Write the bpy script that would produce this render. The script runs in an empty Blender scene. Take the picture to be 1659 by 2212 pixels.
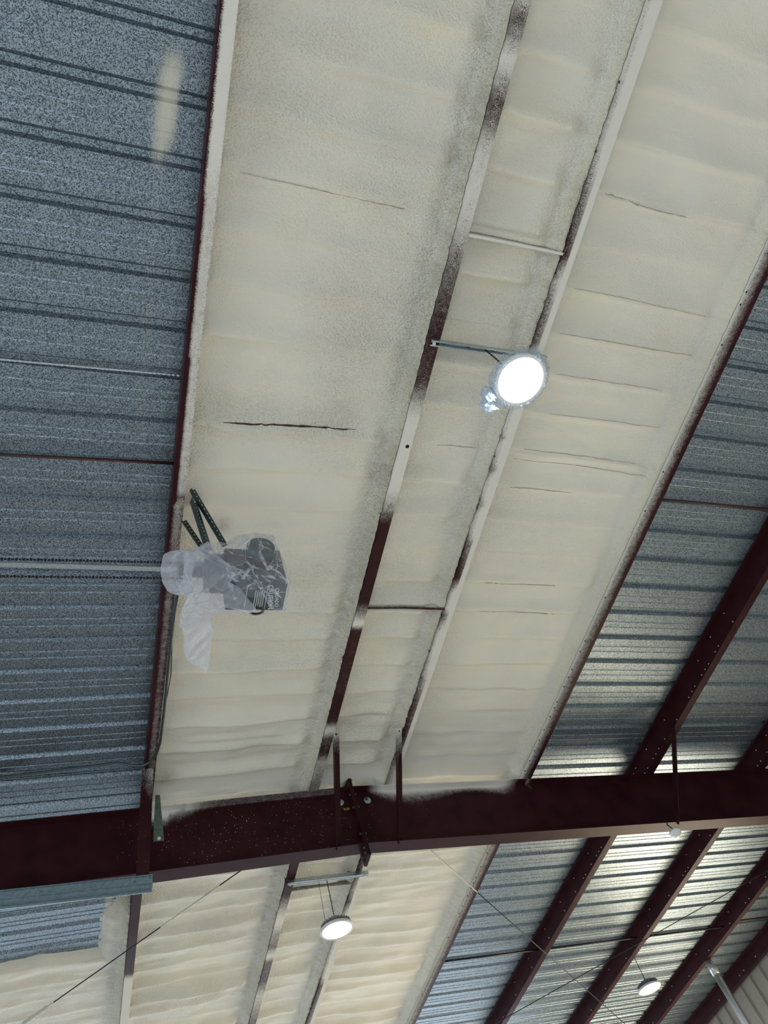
import bpy, bmesh, math, random
import numpy as np
from mathutils import Vector, Matrix
random.seed(7)
rng = np.random.RandomState(5)
S = bpy.context.scene
COL = S.collection

# ------------------------------------------------------------------ camera
EYE = 1.6                                   # eye height above the slab
CR = Vector((0.94011376, -0.22229235, -0.25840322))     # camera right
CD = Vector((0.05547062, 0.84775752, -0.52747530))      # camera down
CF = Vector((0.33631700, 0.48155300, 0.80931921))       # viewing direction
cam_d = bpy.data.cameras.new('camera'); cam = bpy.data.objects.new('camera', cam_d); COL.objects.link(cam)
cam_d.sensor_fit = 'HORIZONTAL'; cam_d.sensor_width = 36.0
cam_d.lens = 1598.27 * 36.0 / 1659.0
cam_d.clip_start = 0.05; cam_d.clip_end = 200
m = Matrix((CR, -CD, -CF)).transposed().to_4x4(); m.translation = (0, 0, EYE)
cam.matrix_world = m
S.camera = cam

# ------------------------------------------------------------------ light
S.view_settings.view_transform = 'Standard'; S.view_settings.look = 'None'
S.view_settings.gamma = 1.0; S.view_settings.use_curve_mapping = False
S.view_settings.exposure = 0.56
W = bpy.data.worlds.new('world'); S.world = W; W.use_nodes = True
bg = W.node_tree.nodes['Background']
bg.inputs['Color'].default_value = (0.80, 0.90, 1.0, 1); bg.inputs['Strength'].default_value = 2.1

def area_light(name, loc, rot, sx, sy, power, color):
    d = bpy.data.lights.new(name, 'AREA'); d.shape = 'RECTANGLE'; d.size = sx; d.size_y = sy
    d.energy = power; d.color = color
    o = bpy.data.objects.new(name, d); COL.objects.link(o); o.location = loc; o.rotation_euler = rot
    return o
# daylight standing in the two open roll-up doors
area_light('daylight_left_door', (-8.9, 0.5, 2.1), (0, -math.pi/2, 0), 4.0, 5.6, 130, (0.80, 0.90, 1.0))
area_light('daylight_right_door', (9.8, 10.8, 2.1), (0, math.pi/2, 0), 4.2, 3.4, 300, (1.0, 0.80, 0.48))
area_light('added_back_fill', (-1.8, -6.9, 1.0), (math.pi/2, 0, 0), 4.6, 1.7, 62, (0.82, 0.91, 1.0))  # added light at the closed back wall, brightens decking rib faces
# unseen lights added out of view, lighting the slab to brighten the foam
for lx, ly in ((2.25, -4.5), (-4.0, -4.0), (-4.0, 2.5), (7.2, 1.0), (7.2, -4.5)):
    d = bpy.data.lights.new('added_down_light', 'AREA'); d.shape = 'DISK'; d.size = .3; d.energy = 235; d.color = (.93, .97, 1.0)
    o = bpy.data.objects.new('added_down_light', d); COL.objects.link(o); o.location = (lx, ly, 5.4)

# ------------------------------------------------------------------ numbers of the building
XR = 2.2251; ZRIDGE = 4.6026 + EYE; PITCH = 0.03406; DEP = 0.1853
RIB = 0.3048; RIB0 = -0.0343
PX = [0.4023, 1.9058, 2.6679, 4.1592, 5.6788, 7.2287, 8.7343, 9.8523]   # bottom-flange outer edges
FL = 0.085
def zdeck(x): return ZRIDGE - abs(x - XR) * PITCH
def zbot(x): return zdeck(x) - DEP
BEAM_Y = 5.69; BEAM_W = 0.155; BEAM_H = 0.61

# ------------------------------------------------------------------ helpers
def vnoise(x, y, seed=0):
    x = np.asarray(x, float); y = np.asarray(y, float)
    xi = np.floor(x).astype(np.int64); yi = np.floor(y).astype(np.int64)
    fx = x - xi; fy = y - yi
    fx = fx*fx*(3-2*fx); fy = fy*fy*(3-2*fy)
    def h(a, b):
        n = (a*374761393 + b*668265263 + seed*1442695041) & 0xffffffff
        n = ((n ^ (n >> 13)) * 1274126177) & 0xffffffff
        return ((n ^ (n >> 16)) & 0xffff) / 65535.0
    return (h(xi, yi)*(1-fx) + h(xi+1, yi)*fx)*(1-fy) + (h(xi, yi+1)*(1-fx) + h(xi+1, yi+1)*fx)*fy
def fbm(x, y, seed=0, o=3):
    r = 0; a = 0.5; t = 0
    for k in range(o):
        r = r + a*vnoise(np.asarray(x)*2**k, np.asarray(y)*2**k, seed+k*17); t += a; a *= 0.5
    return r/t

class MB:
    def __init__(s): s.v = []; s.f = []; s.a = {}
    def add(s, vs, fs):
        n = len(s.v); s.v += [tuple(p) for p in vs]; s.f += [tuple(i+n for i in f) for f in fs]; return n
    def box(s, c, d, M=None):
        c = Vector(c); vs = []
        for k in range(8):
            p = Vector(((k & 1)-.5, ((k >> 1) & 1)-.5, ((k >> 2) & 1)-.5)); p = Vector((p.x*d[0], p.y*d[1], p.z*d[2]))
            if M: p = M @ p
            vs.append(c+p)
        s.add(vs, [(0, 2, 3, 1), (4, 5, 7, 6), (0, 1, 5, 4), (2, 6, 7, 3), (0, 4, 6, 2), (1, 3, 7, 5)])
    def tube(s, pts, r, n=8, cap=True, rs=None):
        pts = [Vector(p) for p in pts]; rings = []
        up = Vector((0, 0, 1))
        for i, p in enumerate(pts):
            t = (pts[min(i+1, len(pts)-1)] - pts[max(i-1, 0)]).normalized()
            a = t.cross(up)
            if a.length < .05: a = t.cross(Vector((1, 0, 0)))
            a.normalize(); b = t.cross(a); R = rs[i] if rs else r
            rings.append([p + a*math.cos(2*math.pi*k/n)*R + b*math.sin(2*math.pi*k/n)*R for k in range(n)])
        vs = [q for rg in rings for q in rg]; fs = []
        for i in range(len(rings)-1):
            for k in range(n):
                fs.append((i*n+k, i*n+(k+1) % n, (i+1)*n+(k+1) % n, (i+1)*n+k))
        if cap: fs += [tuple(range(n))[::-1], tuple((len(rings)-1)*n+k for k in range(n))]
        s.add(vs, fs)
    def lathe(s, prof, c, n=40, M=None):
        c = Vector(c); vs = []; fs = []
        for r, z in prof:
            for k in range(n):
                p = Vector((r*math.cos(2*math.pi*k/n), r*math.sin(2*math.pi*k/n), z))
                if M: p = M @ p
                vs.append(c+p)
        for i in range(len(prof)-1):
            for k in range(n):
                fs.append((i*n+k, i*n+(k+1) % n, (i+1)*n+(k+1) % n, (i+1)*n+k))
        s.add(vs, fs)
    def obj(s, name, mat, parent=None, smooth=False, loc=None):
        me = bpy.data.meshes.new(name); me.from_pydata(s.v, [], s.f); me.update()
        bm = bmesh.new(); bm.from_mesh(me); bmesh.ops.recalc_face_normals(bm, faces=bm.faces); bm.to_mesh(me); bm.free()
        me.materials.append(mat)
        for p in me.polygons: p.use_smooth = smooth
        o = bpy.data.objects.new(name, me); COL.objects.link(o)
        if loc: o.location = loc
        if parent: o.parent = parent
        return o
def grid_obj(name, P, mat, parent=None, attrs=None, smooth=True, mask=None, thick=0):
    n, m_ = P.shape[:2]
    idx = np.arange(n*m_).reshape(n, m_)
    f = np.stack([idx[:-1, :-1], idx[1:, :-1], idx[1:, 1:], idx[:-1, 1:]], -1).reshape(-1, 4)
    if mask is not None: f = f[mask.reshape(-1)]
    me = bpy.data.meshes.new(name)
    me.vertices.add(n*m_); me.vertices.foreach_set('co', P.reshape(-1).astype(np.float32))
    me.loops.add(len(f)*4); me.loops.foreach_set('vertex_index', f.reshape(-1).astype(np.int32))
    me.polygons.add(len(f)); me.polygons.foreach_set('loop_start', (np.arange(len(f))*4).astype(np.int32))
    me.polygons.foreach_set('loop_total', np.full(len(f), 4, np.int32))
    me.update(calc_edges=True); me.validate()
    me.polygons.foreach_set('use_smooth', np.full(len(me.polygons), smooth))
    for k, a in (attrs or {}).items():
        at = me.attributes.new(k, 'FLOAT', 'POINT'); at.data.foreach_set('value', a.reshape(-1).astype(np.float32))
    me.materials.append(mat)
    o = bpy.data.objects.new(name, me); COL.objects.link(o)
    if parent: o.parent = parent
    if thick:
        md = o.modifiers.new('thick', 'SOLIDIFY'); md.thickness = thick; md.offset = 0
    return o
def empty(name, loc):
    o = bpy.data.objects.new(name, None); COL.objects.link(o); o.location = loc; o.empty_display_size = .1
    return o
def thing(name, label, cat, loc, group=None):
    o = empty(name, loc); tag(o, label, cat, group); return o
def tag(o, label, cat=None, group=None):
    o['label'] = label
    if cat: o['category'] = cat
    if group: o['group'] = group
    return o
def under(o, par):                       # keep world coordinates of mesh data, move pivot under the parent
    o.parent = par
    pl = par.location.copy(); q = par.parent
    while q: pl += q.location; q = q.parent
    o.location = Vector(o.location) - pl
    return o

# ------------------------------------------------------------------ materials
def mat(name):
    mm = bpy.data.materials.new(name); mm.use_nodes = True
    nt = mm.node_tree; b = nt.nodes['Principled BSDF']
    return mm, nt, b
def N(nt, t, **kw):
    n = nt.nodes.new(t)
    for k, v in kw.items(): setattr(n, k, v)
    return n
def coords(nt, scale=(1, 1, 1)):
    tc = N(nt, 'ShaderNodeNewGeometry'); mp = N(nt, 'ShaderNodeMapping'); mp.inputs['Scale'].default_value = scale
    nt.links.new(tc.outputs['Position'], mp.inputs['Vector']); return mp.outputs['Vector']
def noise(nt, vec, scale, detail=2, rough=.5):
    n = N(nt, 'ShaderNodeTexNoise'); n.inputs['Scale'].default_value = scale
    n.inputs['Detail'].default_value = detail; n.inputs['Roughness'].default_value = rough
    nt.links.new(vec, n.inputs['Vector']); return n.outputs['Fac']
def ramp(nt, fac, stops):
    r = N(nt, 'ShaderNodeValToRGB'); e = r.color_ramp.elements
    while len(e) < len(stops): e.new(.5)
    for i, (p, c) in enumerate(stops):
        e[i].position = p; e[i].color = c if len(c) == 4 else (*c, 1)
    nt.links.new(fac, r.inputs['Fac']); return r.outputs['Color']
def mathn(nt, op, a, b=None, c=None):
    n = N(nt, 'ShaderNodeMath', operation=op)
    for i, v in enumerate((a, b, c)):
        if v is None: continue
        if isinstance(v, (int, float)): n.inputs[i].default_value = v
        else: nt.links.new(v, n.inputs[i])
    return n.outputs[0]
def mix(nt, fac, a, b):
    n = N(nt, 'ShaderNodeMix', data_type='RGBA')
    for s_, v in ((n.inputs[0], fac), (n.inputs[6], a), (n.inputs[7], b)):
        if isinstance(v, tuple): s_.default_value = (*v, 1) if len(v) == 3 else v
        elif isinstance(v, (int, float)): s_.default_value = v
        else: nt.links.new(v, s_)
    return n.outputs[2]
def bump(nt, b, h, dist, strength=1.0):
    n = N(nt, 'ShaderNodeBump'); n.inputs['Distance'].default_value = dist; n.inputs['Strength'].default_value = strength
    nt.links.new(h, n.inputs['Height']); nt.links.new(n.outputs[0], b.inputs['Normal'])
def attr(nt, name):
    n = N(nt, 'ShaderNodeAttribute'); n.attribute_name = name; return n.outputs['Fac']

def N_sep(nt, col):
    n = N(nt, 'ShaderNodeSeparateColor'); nt.links.new(col, n.inputs[0]); return n.outputs[0]
def foam_mat():
    mm, nt, b = mat('spray_foam')
    v = coords(nt)
    big = noise(nt, v, 2.2, 3)
    c = ramp(nt, big, [(.3, (.71, .665, .565)), (.5, (.70, .68, .585)), (.72, (.74, .70, .57))])
    yel = attr(nt, 'yellow')
    c = mix(nt, yel, c, (.71, .675, .52))
    brn = attr(nt, 'brown')
    bn = mathn(nt, 'MULTIPLY', brn, noise(nt, v, 30, 4, .7))
    c = mix(nt, bn, c, (.16, .10, .05))
    nt.links.new(c, b.inputs['Base Color'])
    b.inputs['Roughness'].default_value = .5; b.inputs['Specular IOR Level'].default_value = .35
    # leathery skin of cured foam
    vo = N(nt, 'ShaderNodeTexVoronoi'); vo.inputs['Scale'].default_value = 75; vo.feature = 'SMOOTH_F1'
    vv = coords(nt, (1, 1.5, 1)); nt.links.new(vv, vo.inputs['Vector'])
    n2 = noise(nt, vv, 60, 3, .6)
    amt = attr(nt, 'rough')
    h = mathn(nt, 'ADD', mathn(nt, 'MULTIPLY', vo.outputs['Distance'], .9), n2)
    h = mathn(nt, 'MULTIPLY', h, amt)
    bump(nt, b, h, .0105, 1.0)
    return mm
FOAM = foam_mat()

def painted(name, base, rough=.42):
    """red-oxide primer with cream overspray where the attribute 'spray' says so"""
    mm, nt, b = mat(name)
    v = coords(nt)
    s = attr(nt, 'spray'); sp = attr(nt, 'speck')
    fine = noise(nt, v, 420, 1, .5)
    med = noise(nt, v, 26, 3, .6)
    amp = mathn(nt, 'MINIMUM', 1.0, mathn(nt, 'MULTIPLY', 4.0, mathn(nt, 'MULTIPLY', s, mathn(nt, 'SUBTRACT', 1.08, s))))
    a = mathn(nt, 'ADD', s, mathn(nt, 'MULTIPLY', amp, mathn(nt, 'MULTIPLY', mathn(nt, 'SUBTRACT', fine, .5), 2.2)))
    a = mathn(nt, 'ADD', a, mathn(nt, 'MULTIPLY', mathn(nt, 'SUBTRACT', med, .5), .45))
    m1 = ramp(nt, a, [(.38, (0, 0, 0)), (.64, (1, 1, 1))])
    cut = mathn(nt, 'GREATER_THAN', s, .015)
    m1 = mathn(nt, 'MULTIPLY', m1, cut)
    dots = N(nt, 'ShaderNodeTexVoronoi'); dots.inputs['Scale'].default_value = 55; nt.links.new(v, dots.inputs['Vector'])
    rnd = N_sep(nt, dots.outputs['Color'])
    rad = mathn(nt, 'MULTIPLY', sp, mathn(nt, 'MULTIPLY', mathn(nt, 'SUBTRACT', rnd, .35), .30))
    d = mathn(nt, 'LESS_THAN', dots.outputs['Distance'], rad)
    m1 = mathn(nt, 'MAXIMUM', m1, d)
    dark = ramp(nt, noise(nt, v, 5, 3), [(.35, tuple(x*.75 for x in base)), (.7, tuple(x*1.2 for x in base))])
    c = mix(nt, m1, dark, (.70, .68, .62))
    nt.links.new(c, b.inputs['Base Color'])
    nt.links.new(mathn(nt, 'ADD', mathn(nt, 'MULTIPLY', m1, .4), rough), b.inputs['Roughness'])
    b.inputs['IOR'].default_value = 1.22; b.inputs['Specular IOR Level'].default_value = .35
    bump(nt, b, mathn(nt, 'ADD', m1, fine), .0012, .5)
    return mm
OXIDE = painted('red_oxide_primer', (.036, .0095, .012))

def deck_mat():
    mm, nt, b = mat('galvalume_sheet')
    v = coords(nt)
    sp = N(nt, 'ShaderNodeTexVoronoi'); sp.inputs['Scale'].default_value = 230; nt.links.new(v, sp.inputs['Vector'])
    n1 = noise(nt, v, 150, 3, .7)
    f = mathn(nt, 'MULTIPLY', mathn(nt, 'ADD', mathn(nt, 'MULTIPLY', N_sep(nt, sp.outputs['Color']), .5), mathn(nt, 'MULTIPLY', n1, .9)), 1.0)
    c = ramp(nt, f, [(.38, (.035, .058, .070)), (.60, (.115, .155, .18)), (.82, (.38, .45, .51))])
    st = attr(nt, 'stain')
    stn = ramp(nt, mathn(nt, 'ADD', st, mathn(nt, 'MULTIPLY', mathn(nt, 'SUBTRACT', noise(nt, v, 300, 1), .5), 1.1)), [(.3, (0, 0, 0)), (.9, (1, 1, 1))])
    stn = mathn(nt, 'MULTIPLY', stn, mathn(nt, 'GREATER_THAN', st, .01))
    c = mix(nt, stn, c, (.62, .60, .50))
    nt.links.new(c, b.inputs['Base Color'])
    nt.links.new(mathn(nt, 'SUBTRACT', .92, mathn(nt, 'MULTIPLY', stn, .85)), b.inputs['Metallic'])
    nt.links.new(mathn(nt, 'ADD', .30, mathn(nt, 'MULTIPLY', noise(nt, v, 90, 2), .22)), b.inputs['Roughness'])
    bump(nt, b, n1, .0010, .5)
    return mm
DECK = deck_mat()
def simple(name, c, rough=.5, metal=0, bs=0, bscale=80, var=.0):
    mm, nt, b = mat(name); v = coords(nt)
    n = noise(nt, v, bscale, 3)
    if var: nt.links.new(ramp(nt, n, [(.3, tuple(x*(1-var) for x in c)), (.7, tuple(min(1, x*(1+var)) for x in c))]), b.inputs['Base Color'])
    else: b.inputs['Base Color'].default_value = (*c, 1)
    b.inputs['Roughness'].default_value = rough; b.inputs['Metallic'].default_value = metal
    if bs: bump(nt, b, n, bs, .6)
    return mm
GALV = simple('galvanised_steel', (.46, .52, .54), .35, .9, .0006, 120, .25)
DARKGALV = simple('dark_galvanised_steel', (.06, .085, .085), .42, .7, .0004, 90, .3)
DARK = simple('dark_steel', (.012, .014, .018), .5, .3, 0, 60, .2)
BLACK = simple('black_hole', (.004, .004, .004), .9)
HOUSE = simple('grey_green_enamel', (.045, .062, .068), .35, .2, 0, 40, .2)
WHITEP = simple('white_plastic', (.72, .73, .72), .35)
BRIGHT = simple('zinc_and_lit_hole', (.80, .80, .76), .35, .6)  # zinc; bright discs of it also stand for light through holes
YEL = simple('yellow_marker', (.55, .33, .05), .6)
INK = simple('white_print', (.75, .77, .75), .6)
TEAL = simple('teal_paint', (.05, .28, .25), .5)
CONC = simple('concrete', (.30, .30, .295), .75, 0, .002, 6, .12)
TAN = simple('tan_wall_sheet', (.32, .285, .235), .45, .1, 0, 3, .08)
CRACK = simple('foam_crack', (.05, .028, .014), .9, 0, 0, 60, .5)
HAIR = simple('fine_crease', (.33, .29, .21), .9, 0, 0, 60, .3)
FOAMP = simple('foam_coated', (.60, .58, .49), .55, 0, .004, 90, .08)

def emis():
    mm, nt, b = mat('led_lens')
    b.inputs['Base Color'].default_value = (.9, .95, 1, 1)
    b.inputs['Emission Color'].default_value = (.86, .94, 1.0, 1); b.inputs['Emission Strength'].default_value = 13
    return mm
LED = emis()
SINK = simple('grey_aluminium', (.30, .33, .36), .4, .5)
def film(name, alpha, col=(.88, .89, .96), lines=1.0):
    mm = bpy.data.materials.new(name); mm.use_nodes = True; nt = mm.node_tree
    nt.nodes.clear(); out = N(nt, 'ShaderNodeOutputMaterial')
    v = coords(nt, (1, 1, .6))
    pb = N(nt, 'ShaderNodeBsdfPrincipled'); pb.inputs['Base Color'].default_value = (*col, 1); pb.inputs['Roughness'].default_value = .22
    tl = N(nt, 'ShaderNodeBsdfTranslucent'); tl.inputs['Color'].default_value = (*col, 1)
    m0 = N(nt, 'ShaderNodeMixShader'); m0.inputs[0].default_value = .45
    tr = N(nt, 'ShaderNodeBsdfTransparent'); tr.inputs['Color'].default_value = (.93, .95, .97, 1)
    m1 = N(nt, 'ShaderNodeMixShader')
    def ridge(sc, vec, pw):
        n_ = noise(nt, vec, sc, 3, .6)
        return mathn(nt, 'POWER', mathn(nt, 'SUBTRACT', 1.0, mathn(nt, 'ABSOLUTE', mathn(nt, 'MULTIPLY', mathn(nt, 'SUBTRACT', n_, .5), 4.0))), pw)
    def streak(rot, sc, pw, seed_):
        tc = N(nt, 'ShaderNodeNewGeometry'); mp = N(nt, 'ShaderNodeMapping'); mp.vector_type = 'TEXTURE'
        mp.inputs['Rotation'].default_value = rot; mp.inputs['Scale'].default_value = (.16, 1.3, .5); mp.inputs['Location'].default_value = (seed_, 0, 0)
        nt.links.new(tc.outputs['Position'], mp.inputs['Vector']); return ridge(sc, mp.outputs['Vector'], pw)
    h = mathn(nt, 'MAXIMUM', mathn(nt, 'MAXIMUM', streak((0, .3, -.75), 1.5, 9, 0), streak((.4, 0, .95), 1.2, 12, 3)), mathn(nt, 'MULTIPLY', streak((.2, .5, 2.0), 1.8, 9, 7), lines))
    h = mathn(nt, 'MULTIPLY', h, lines)
    a = ramp(nt, h, [(.0, (alpha*.8,)*3), (.5, (alpha,)*3), (1.0, (min(1, alpha+.5),)*3)])  # opacity raised along creases, standing in for highlights on the folds
    bn = N(nt, 'ShaderNodeBump'); bn.inputs['Distance'].default_value = .012; bn.inputs['Strength'].default_value = .9
    nt.links.new(h, bn.inputs['Height']); nt.links.new(bn.outputs[0], pb.inputs['Normal'])
    nt.links.new(pb.outputs[0], m0.inputs[1]); nt.links.new(tl.outputs[0], m0.inputs[2])
    nt.links.new(a, m1.inputs[0]); nt.links.new(tr.outputs[0], m1.inputs[1]); nt.links.new(m0.outputs[0], m1.inputs[2])
    nt.links.new(m1.outputs[0], out.inputs[0])
    return mm
FILM = film('clear_plastic_film', .17)
FILM2 = film('milky_plastic_film', .44, lines=.8)
FILM4 = film('tail_plastic_film', .34, lines=.45)
FILM3 = film('thin_lamp_film', .25, (.75, .85, .95))

# ------------------------------------------------------------------ setting
def structure(o): o['kind'] = 'structure'; return o
# floor
g = MB(); g.box((1, 6.5, -.05), (22, 29, .1)); structure(g.obj('floor', CONC))
# roof sheet: ribbed profile along Y, extruded down both slopes
def rib_profile(y0, y1):
    ys = []; zs = []
    k0 = int(math.floor((y0-RIB0)/RIB)); k1 = int(math.ceil((y1-RIB0)/RIB))
    for k in range(k0, k1):
        c = RIB0 + k*RIB - .008
        pr = [(-.037, 0), (-.019, .032), (.017, .032), (.037, 0)]
        if k % 3 == 0: pr = [(-.046, 0), (-.045, -.003), (-.037, -.003), (-.019, .030), (.017, .030), (.037, 0)]
        for f in (.120, .185):
            pr += [(f-.013, 0), (f-.006, .0045), (f+.006, .0045), (f+.013, 0)]
        for a, b in pr: ys.append(c+a); zs.append(b)
    return np.array(ys), np.array(zs)
ys, zs = rib_profile(-7, 19.2)
xs = np.concatenate([np.linspace(-9, -1.2, 6), np.arange(-1.1, .45, .03), [1.2, XR], np.linspace(2.8, 9.95, 8)])
P = np.zeros((len(ys), len(xs), 3))
P[..., 0] = xs[None]; P[..., 1] = ys[:, None]; P[..., 2] = ZRIDGE - np.abs(xs-XR)[None]*PITCH + zs[:, None]
YY, XX = P[..., 1], P[..., 0]
st = np.exp(-((XX-.13-.06*np.clip(.15-YY, -1, 1))/.075)**2) * np.exp(-((YY-.30)/.26)**4) * 1.0
edge = np.where(XX > .185+.05*(.3-YY), 0.25, 1)
st = st*edge + .33*np.exp(-((XX-.09)/.035)**2) * ((YY > .5) & (YY < 2.4))
st += .9*np.exp(-((YY-8.2)/.14)**2)*(XX < .2)*(XX > -1.5) + .9*np.exp(-((XX-.12)/.05)**2)*(YY > 7.2)*(YY < 8.4)
ceil = structure(grid_obj('ceiling', P, DECK, attrs={'stain': st}, smooth=False))

# walls: vertical ribbed sheets
def ribbed_wall(name, x, y0, y1, z0, z1, sgn, m_):
    y = []; o = []
    k = y0
    while k < y1-.01:
        for a, b in ((0, 0), (.10, 0), (.125, .03), (.155, .03), (.18, 0), (.30, 0)): y.append(k+a); o.append(b)
        k += RIB
    P = np.zeros((len(y), 2, 3)); P[..., 0] = x + sgn*np.array(o)[:, None]; P[..., 1] = np.array(y)[:, None]
    P[:, 0, 2] = z0; P[:, 1, 2] = z1
    return P
def joined_wall(name, parts, m_):
    mb = MB()
    for P in parts:
        n = P.shape[0]; vs = P.reshape(-1, 3).tolist()
        mb.add(vs, [(2*i, 2*i+1, 2*i+3, 2*i+2) for i in range(n-1)])
    o = mb.obj(name, m_); return structure(o)
ER = 9.95
joined_wall('wall_right', [ribbed_wall('', ER, -7, 9.1, 0, zdeck(ER), -1, TAN), ribbed_wall('', ER, 9.1, 12.5, 4.25, zdeck(ER), -1, TAN), ribbed_wall('', ER, 12.5, 19.2, 0, zdeck(ER), -1, TAN)], TAN)
joined_wall('wall_left', [ribbed_wall('', -9, -7, -2.3, 0, zdeck(-9), 1, TAN), ribbed_wall('', -9, -2.3, 3.3, 4.2, zdeck(-9), 1, TAN), ribbed_wall('', -9, 3.3, 19.2, 0, zdeck(-9), 1, TAN)], TAN)

g = MB(); g.box((.5, -7.05, 3.05), (19, .1, 6.1)); structure(g.obj('wall_back', simple('darkened_back_wall', (.10, .10, .10), .8)))  # unseen end wall, added and darkened so deck ribs reflect dark
# ------------------------------------------------------------------ spray foam between the purlins
def foam_bay(label, a, b, y0, y1, seed, left_h, bulge, right_drop, thick=.062, xmask=None, rough=1.0, brown=None, blocks=(), taper=None, fw=.075, beads=()):
    """a: x of left web, b: x of right web"""
    ny = int((min(y1, 9.4)-y0)/.0127)
    yv = np.concatenate([np.linspace(y0, min(y1, 9.4), ny), np.arange(9.43, y1, .03) if y1 > 9.4 else []])
    w = b-a
    t = np.concatenate([np.linspace(0, .12, 10)[:-1], np.linspace(.12, 1-.2, int(w/.022)), np.linspace(1-.2, 1, 18)[1:]])
    X = a + .004 + (w-.010)*t
    Xg, Yg = np.meshgrid(X, yv)
    k = np.round((Yg-RIB0)/RIB); 
    kr = (k*12.9898+seed*3.1)
    wob = (vnoise(Xg*2.3, k*7.3, seed)-.5)*.016
    dy = Yg - (RIB0 + k*RIB) + .028 - wob
    def hsh(q, s): return np.modf(np.abs(np.sin(q*s)*437.5))[0]
    A = (.3+1.0*hsh(kr, 1.7))*(.45+.9*vnoise(Xg*1.7, k*3.1, seed+3))
    inner = np.clip((Xg-a)/.12, 0, 1)*np.clip((b-.11-Xg)/.08, 0, 1)
    roll = np.where(dy < 0, np.exp(-(dy/.075)**2), np.exp(-(dy/.022)**2))*(1.25+.1*np.clip((Yg-1.9)/1.2, 0, 1))
    crease = np.exp(-(dy/.0075)**2) * np.clip(vnoise(Xg*4, k*5.7, seed+8)*1.7-.35, 0, 1)
    h = thick + inner*(bulge*A*roll - .007*crease*(.4+hsh(kr, 2.3)))
    h += (fbm(Xg*2.0, Yg*3.2, seed+20)-.5)*.050*inner**.5
    h += inner*np.clip((Yg-2.0)/.8, 0, 1)*.010*(fbm(Xg*1.6+5, Yg*9.5, seed+25, 2)-.5)*2*(1.1 if rough > .8 else .6)
    h += (fbm(Xg*7, Yg*16, seed+31)-.5)*.008*rough
    h += (fbm(Xg*30, Yg*60, seed+41, 2)-.5)*.0022*rough
    for (x0_, x1_, yb, wd, am) in beads:
        ex = np.clip((Xg-x0_)/.12, 0, 1)*np.clip((x1_-Xg)/.12, 0, 1); yy_ = Yg-yb-(vnoise(Xg*3, 0*Xg, 77)-.5)*.02
        h += am*ex*np.exp(-(yy_/wd)**4)*(.6+.8*vnoise(Xg*9, 0*Xg+yb, 78))
    for yb in blocks:
        d_ = yb - Yg; h += np.where(d_ > 0, np.clip(1-d_/.12, 0, 1)**2*.055, 0)
    # fillets
    dl = (Xg-a); dr = (b-Xg) + (fbm(Yg*2.2, 0*Yg, seed+51)-.5)*.035
    lf = np.clip(1-dl/(.16), 0, 1)**2.0*left_h
    rf = np.clip(1-(dr-.018)/fw, 0, 1)**2.2*right_drop
    rr = np.clip(1-dr/.22, 0, 1)*rough
    h += rr*(fbm(Xg*22, Yg*34, seed+61, 3)-.5)*.030
    hh = np.minimum(h + lf + rf, DEP-.012)
    if taper is not None: hh = hh*np.sqrt(np.clip(taper(Xg, Yg), 0, 1)) - .006*np.clip(-taper(Xg, Yg)*4, 0, 1)
    Z = ZRIDGE - np.abs(Xg-XR)*PITCH - hh
    P = np.stack([Xg + rr*(fbm(Yg*9, Xg*9, seed+71)-.5)*.012*(t < .98)[None], Yg, Z], -1)
    yel = np.clip(rf/right_drop*1.1, 0, 1)*.8 + np.clip(lf/max(left_h, 1e-3), 0, 1)*.6
    yel = np.clip(yel + (fbm(Xg*1.1, Yg*1.3, seed+81)-.5)*.4, 0, 1)
    brn = np.clip((fbm(Xg*3, Yg*2, seed+91)-.56)*4, 0, .35)*rr*np.clip((fbm(Xg*26, Yg*18, seed+97, 3)-.45)*5, 0, 1) + crease*.25*hsh(kr, 3.3)  # creases and side crevices darkened in colour, standing in for shade
    if brown:
        for bx, by, br, ba in brown: brn += ba*np.exp(-((Xg-bx)**2+(Yg-by)**2)/br**2)
    mask = None
    if xmask is not None:
        keep = xmask(Xg, Yg); mask = keep[:-1, :-1] & keep[1:, :-1] & keep[1:, 1:] & keep[:-1, 1:]
    rgh = np.clip(.55+rr*1.2+(fbm(Xg*1.5, Yg*1.5, seed+95)-.5)*1.4, .2, 2)*rough
    o = grid_obj('foam_insulation', P, FOAM, attrs={'yellow': yel, 'brown': np.clip(brn, 0, 1), 'rough': rgh}, mask=mask)
    tag(o, label, 'insulation', 'spray foam between the purlins')
    def surf(x, y):
        j = np.argmin(np.abs(yv-y)); i = np.argmin(np.abs(X-x)); return P[j, i, 2]
    return o, surf
def crack(par, surf, pts, w, name='crack'):
    mb = MB(); vs = []; 
    n = 34
    p0 = np.array(pts)
    tt = np.linspace(0, 1, n); xx = np.interp(tt, np.linspace(0, 1, len(p0)), p0[:, 0]); yy = np.interp(tt, np.linspace(0, 1, len(p0)), p0[:, 1])
    yy = yy + (vnoise(xx*30, yy*30, 3)-.5)*.008
    ww = w*(1 if w > .0055 else .42)*np.sin(np.pi*np.clip(tt, .02, .98))**.5*(.35+vnoise(xx*25, yy*0, 9))
    for i in range(n):
        z = surf(xx[i], yy[i]) - .0035
        vs += [(xx[i], yy[i]-ww[i], z), (xx[i], yy[i]+ww[i], z), (xx[i], yy[i]+ww[i], z+.008), (xx[i], yy[i]-ww[i], z+.008)]
    fs = []
    for i in range(n-1):
        for k in range(4): fs.append((4*i+k, 4*i+(k+1) % 4, 4*i+4+(k+1) % 4, 4*i+4+k))
    fs += [(0, 1, 2, 3), (4*n-4, 4*n-3, 4*n-2, 4*n-1)]
    mb.add(vs, fs); o = mb.obj(name, CRACK if w > .0055 else HAIR); under(o, par); return o
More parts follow.
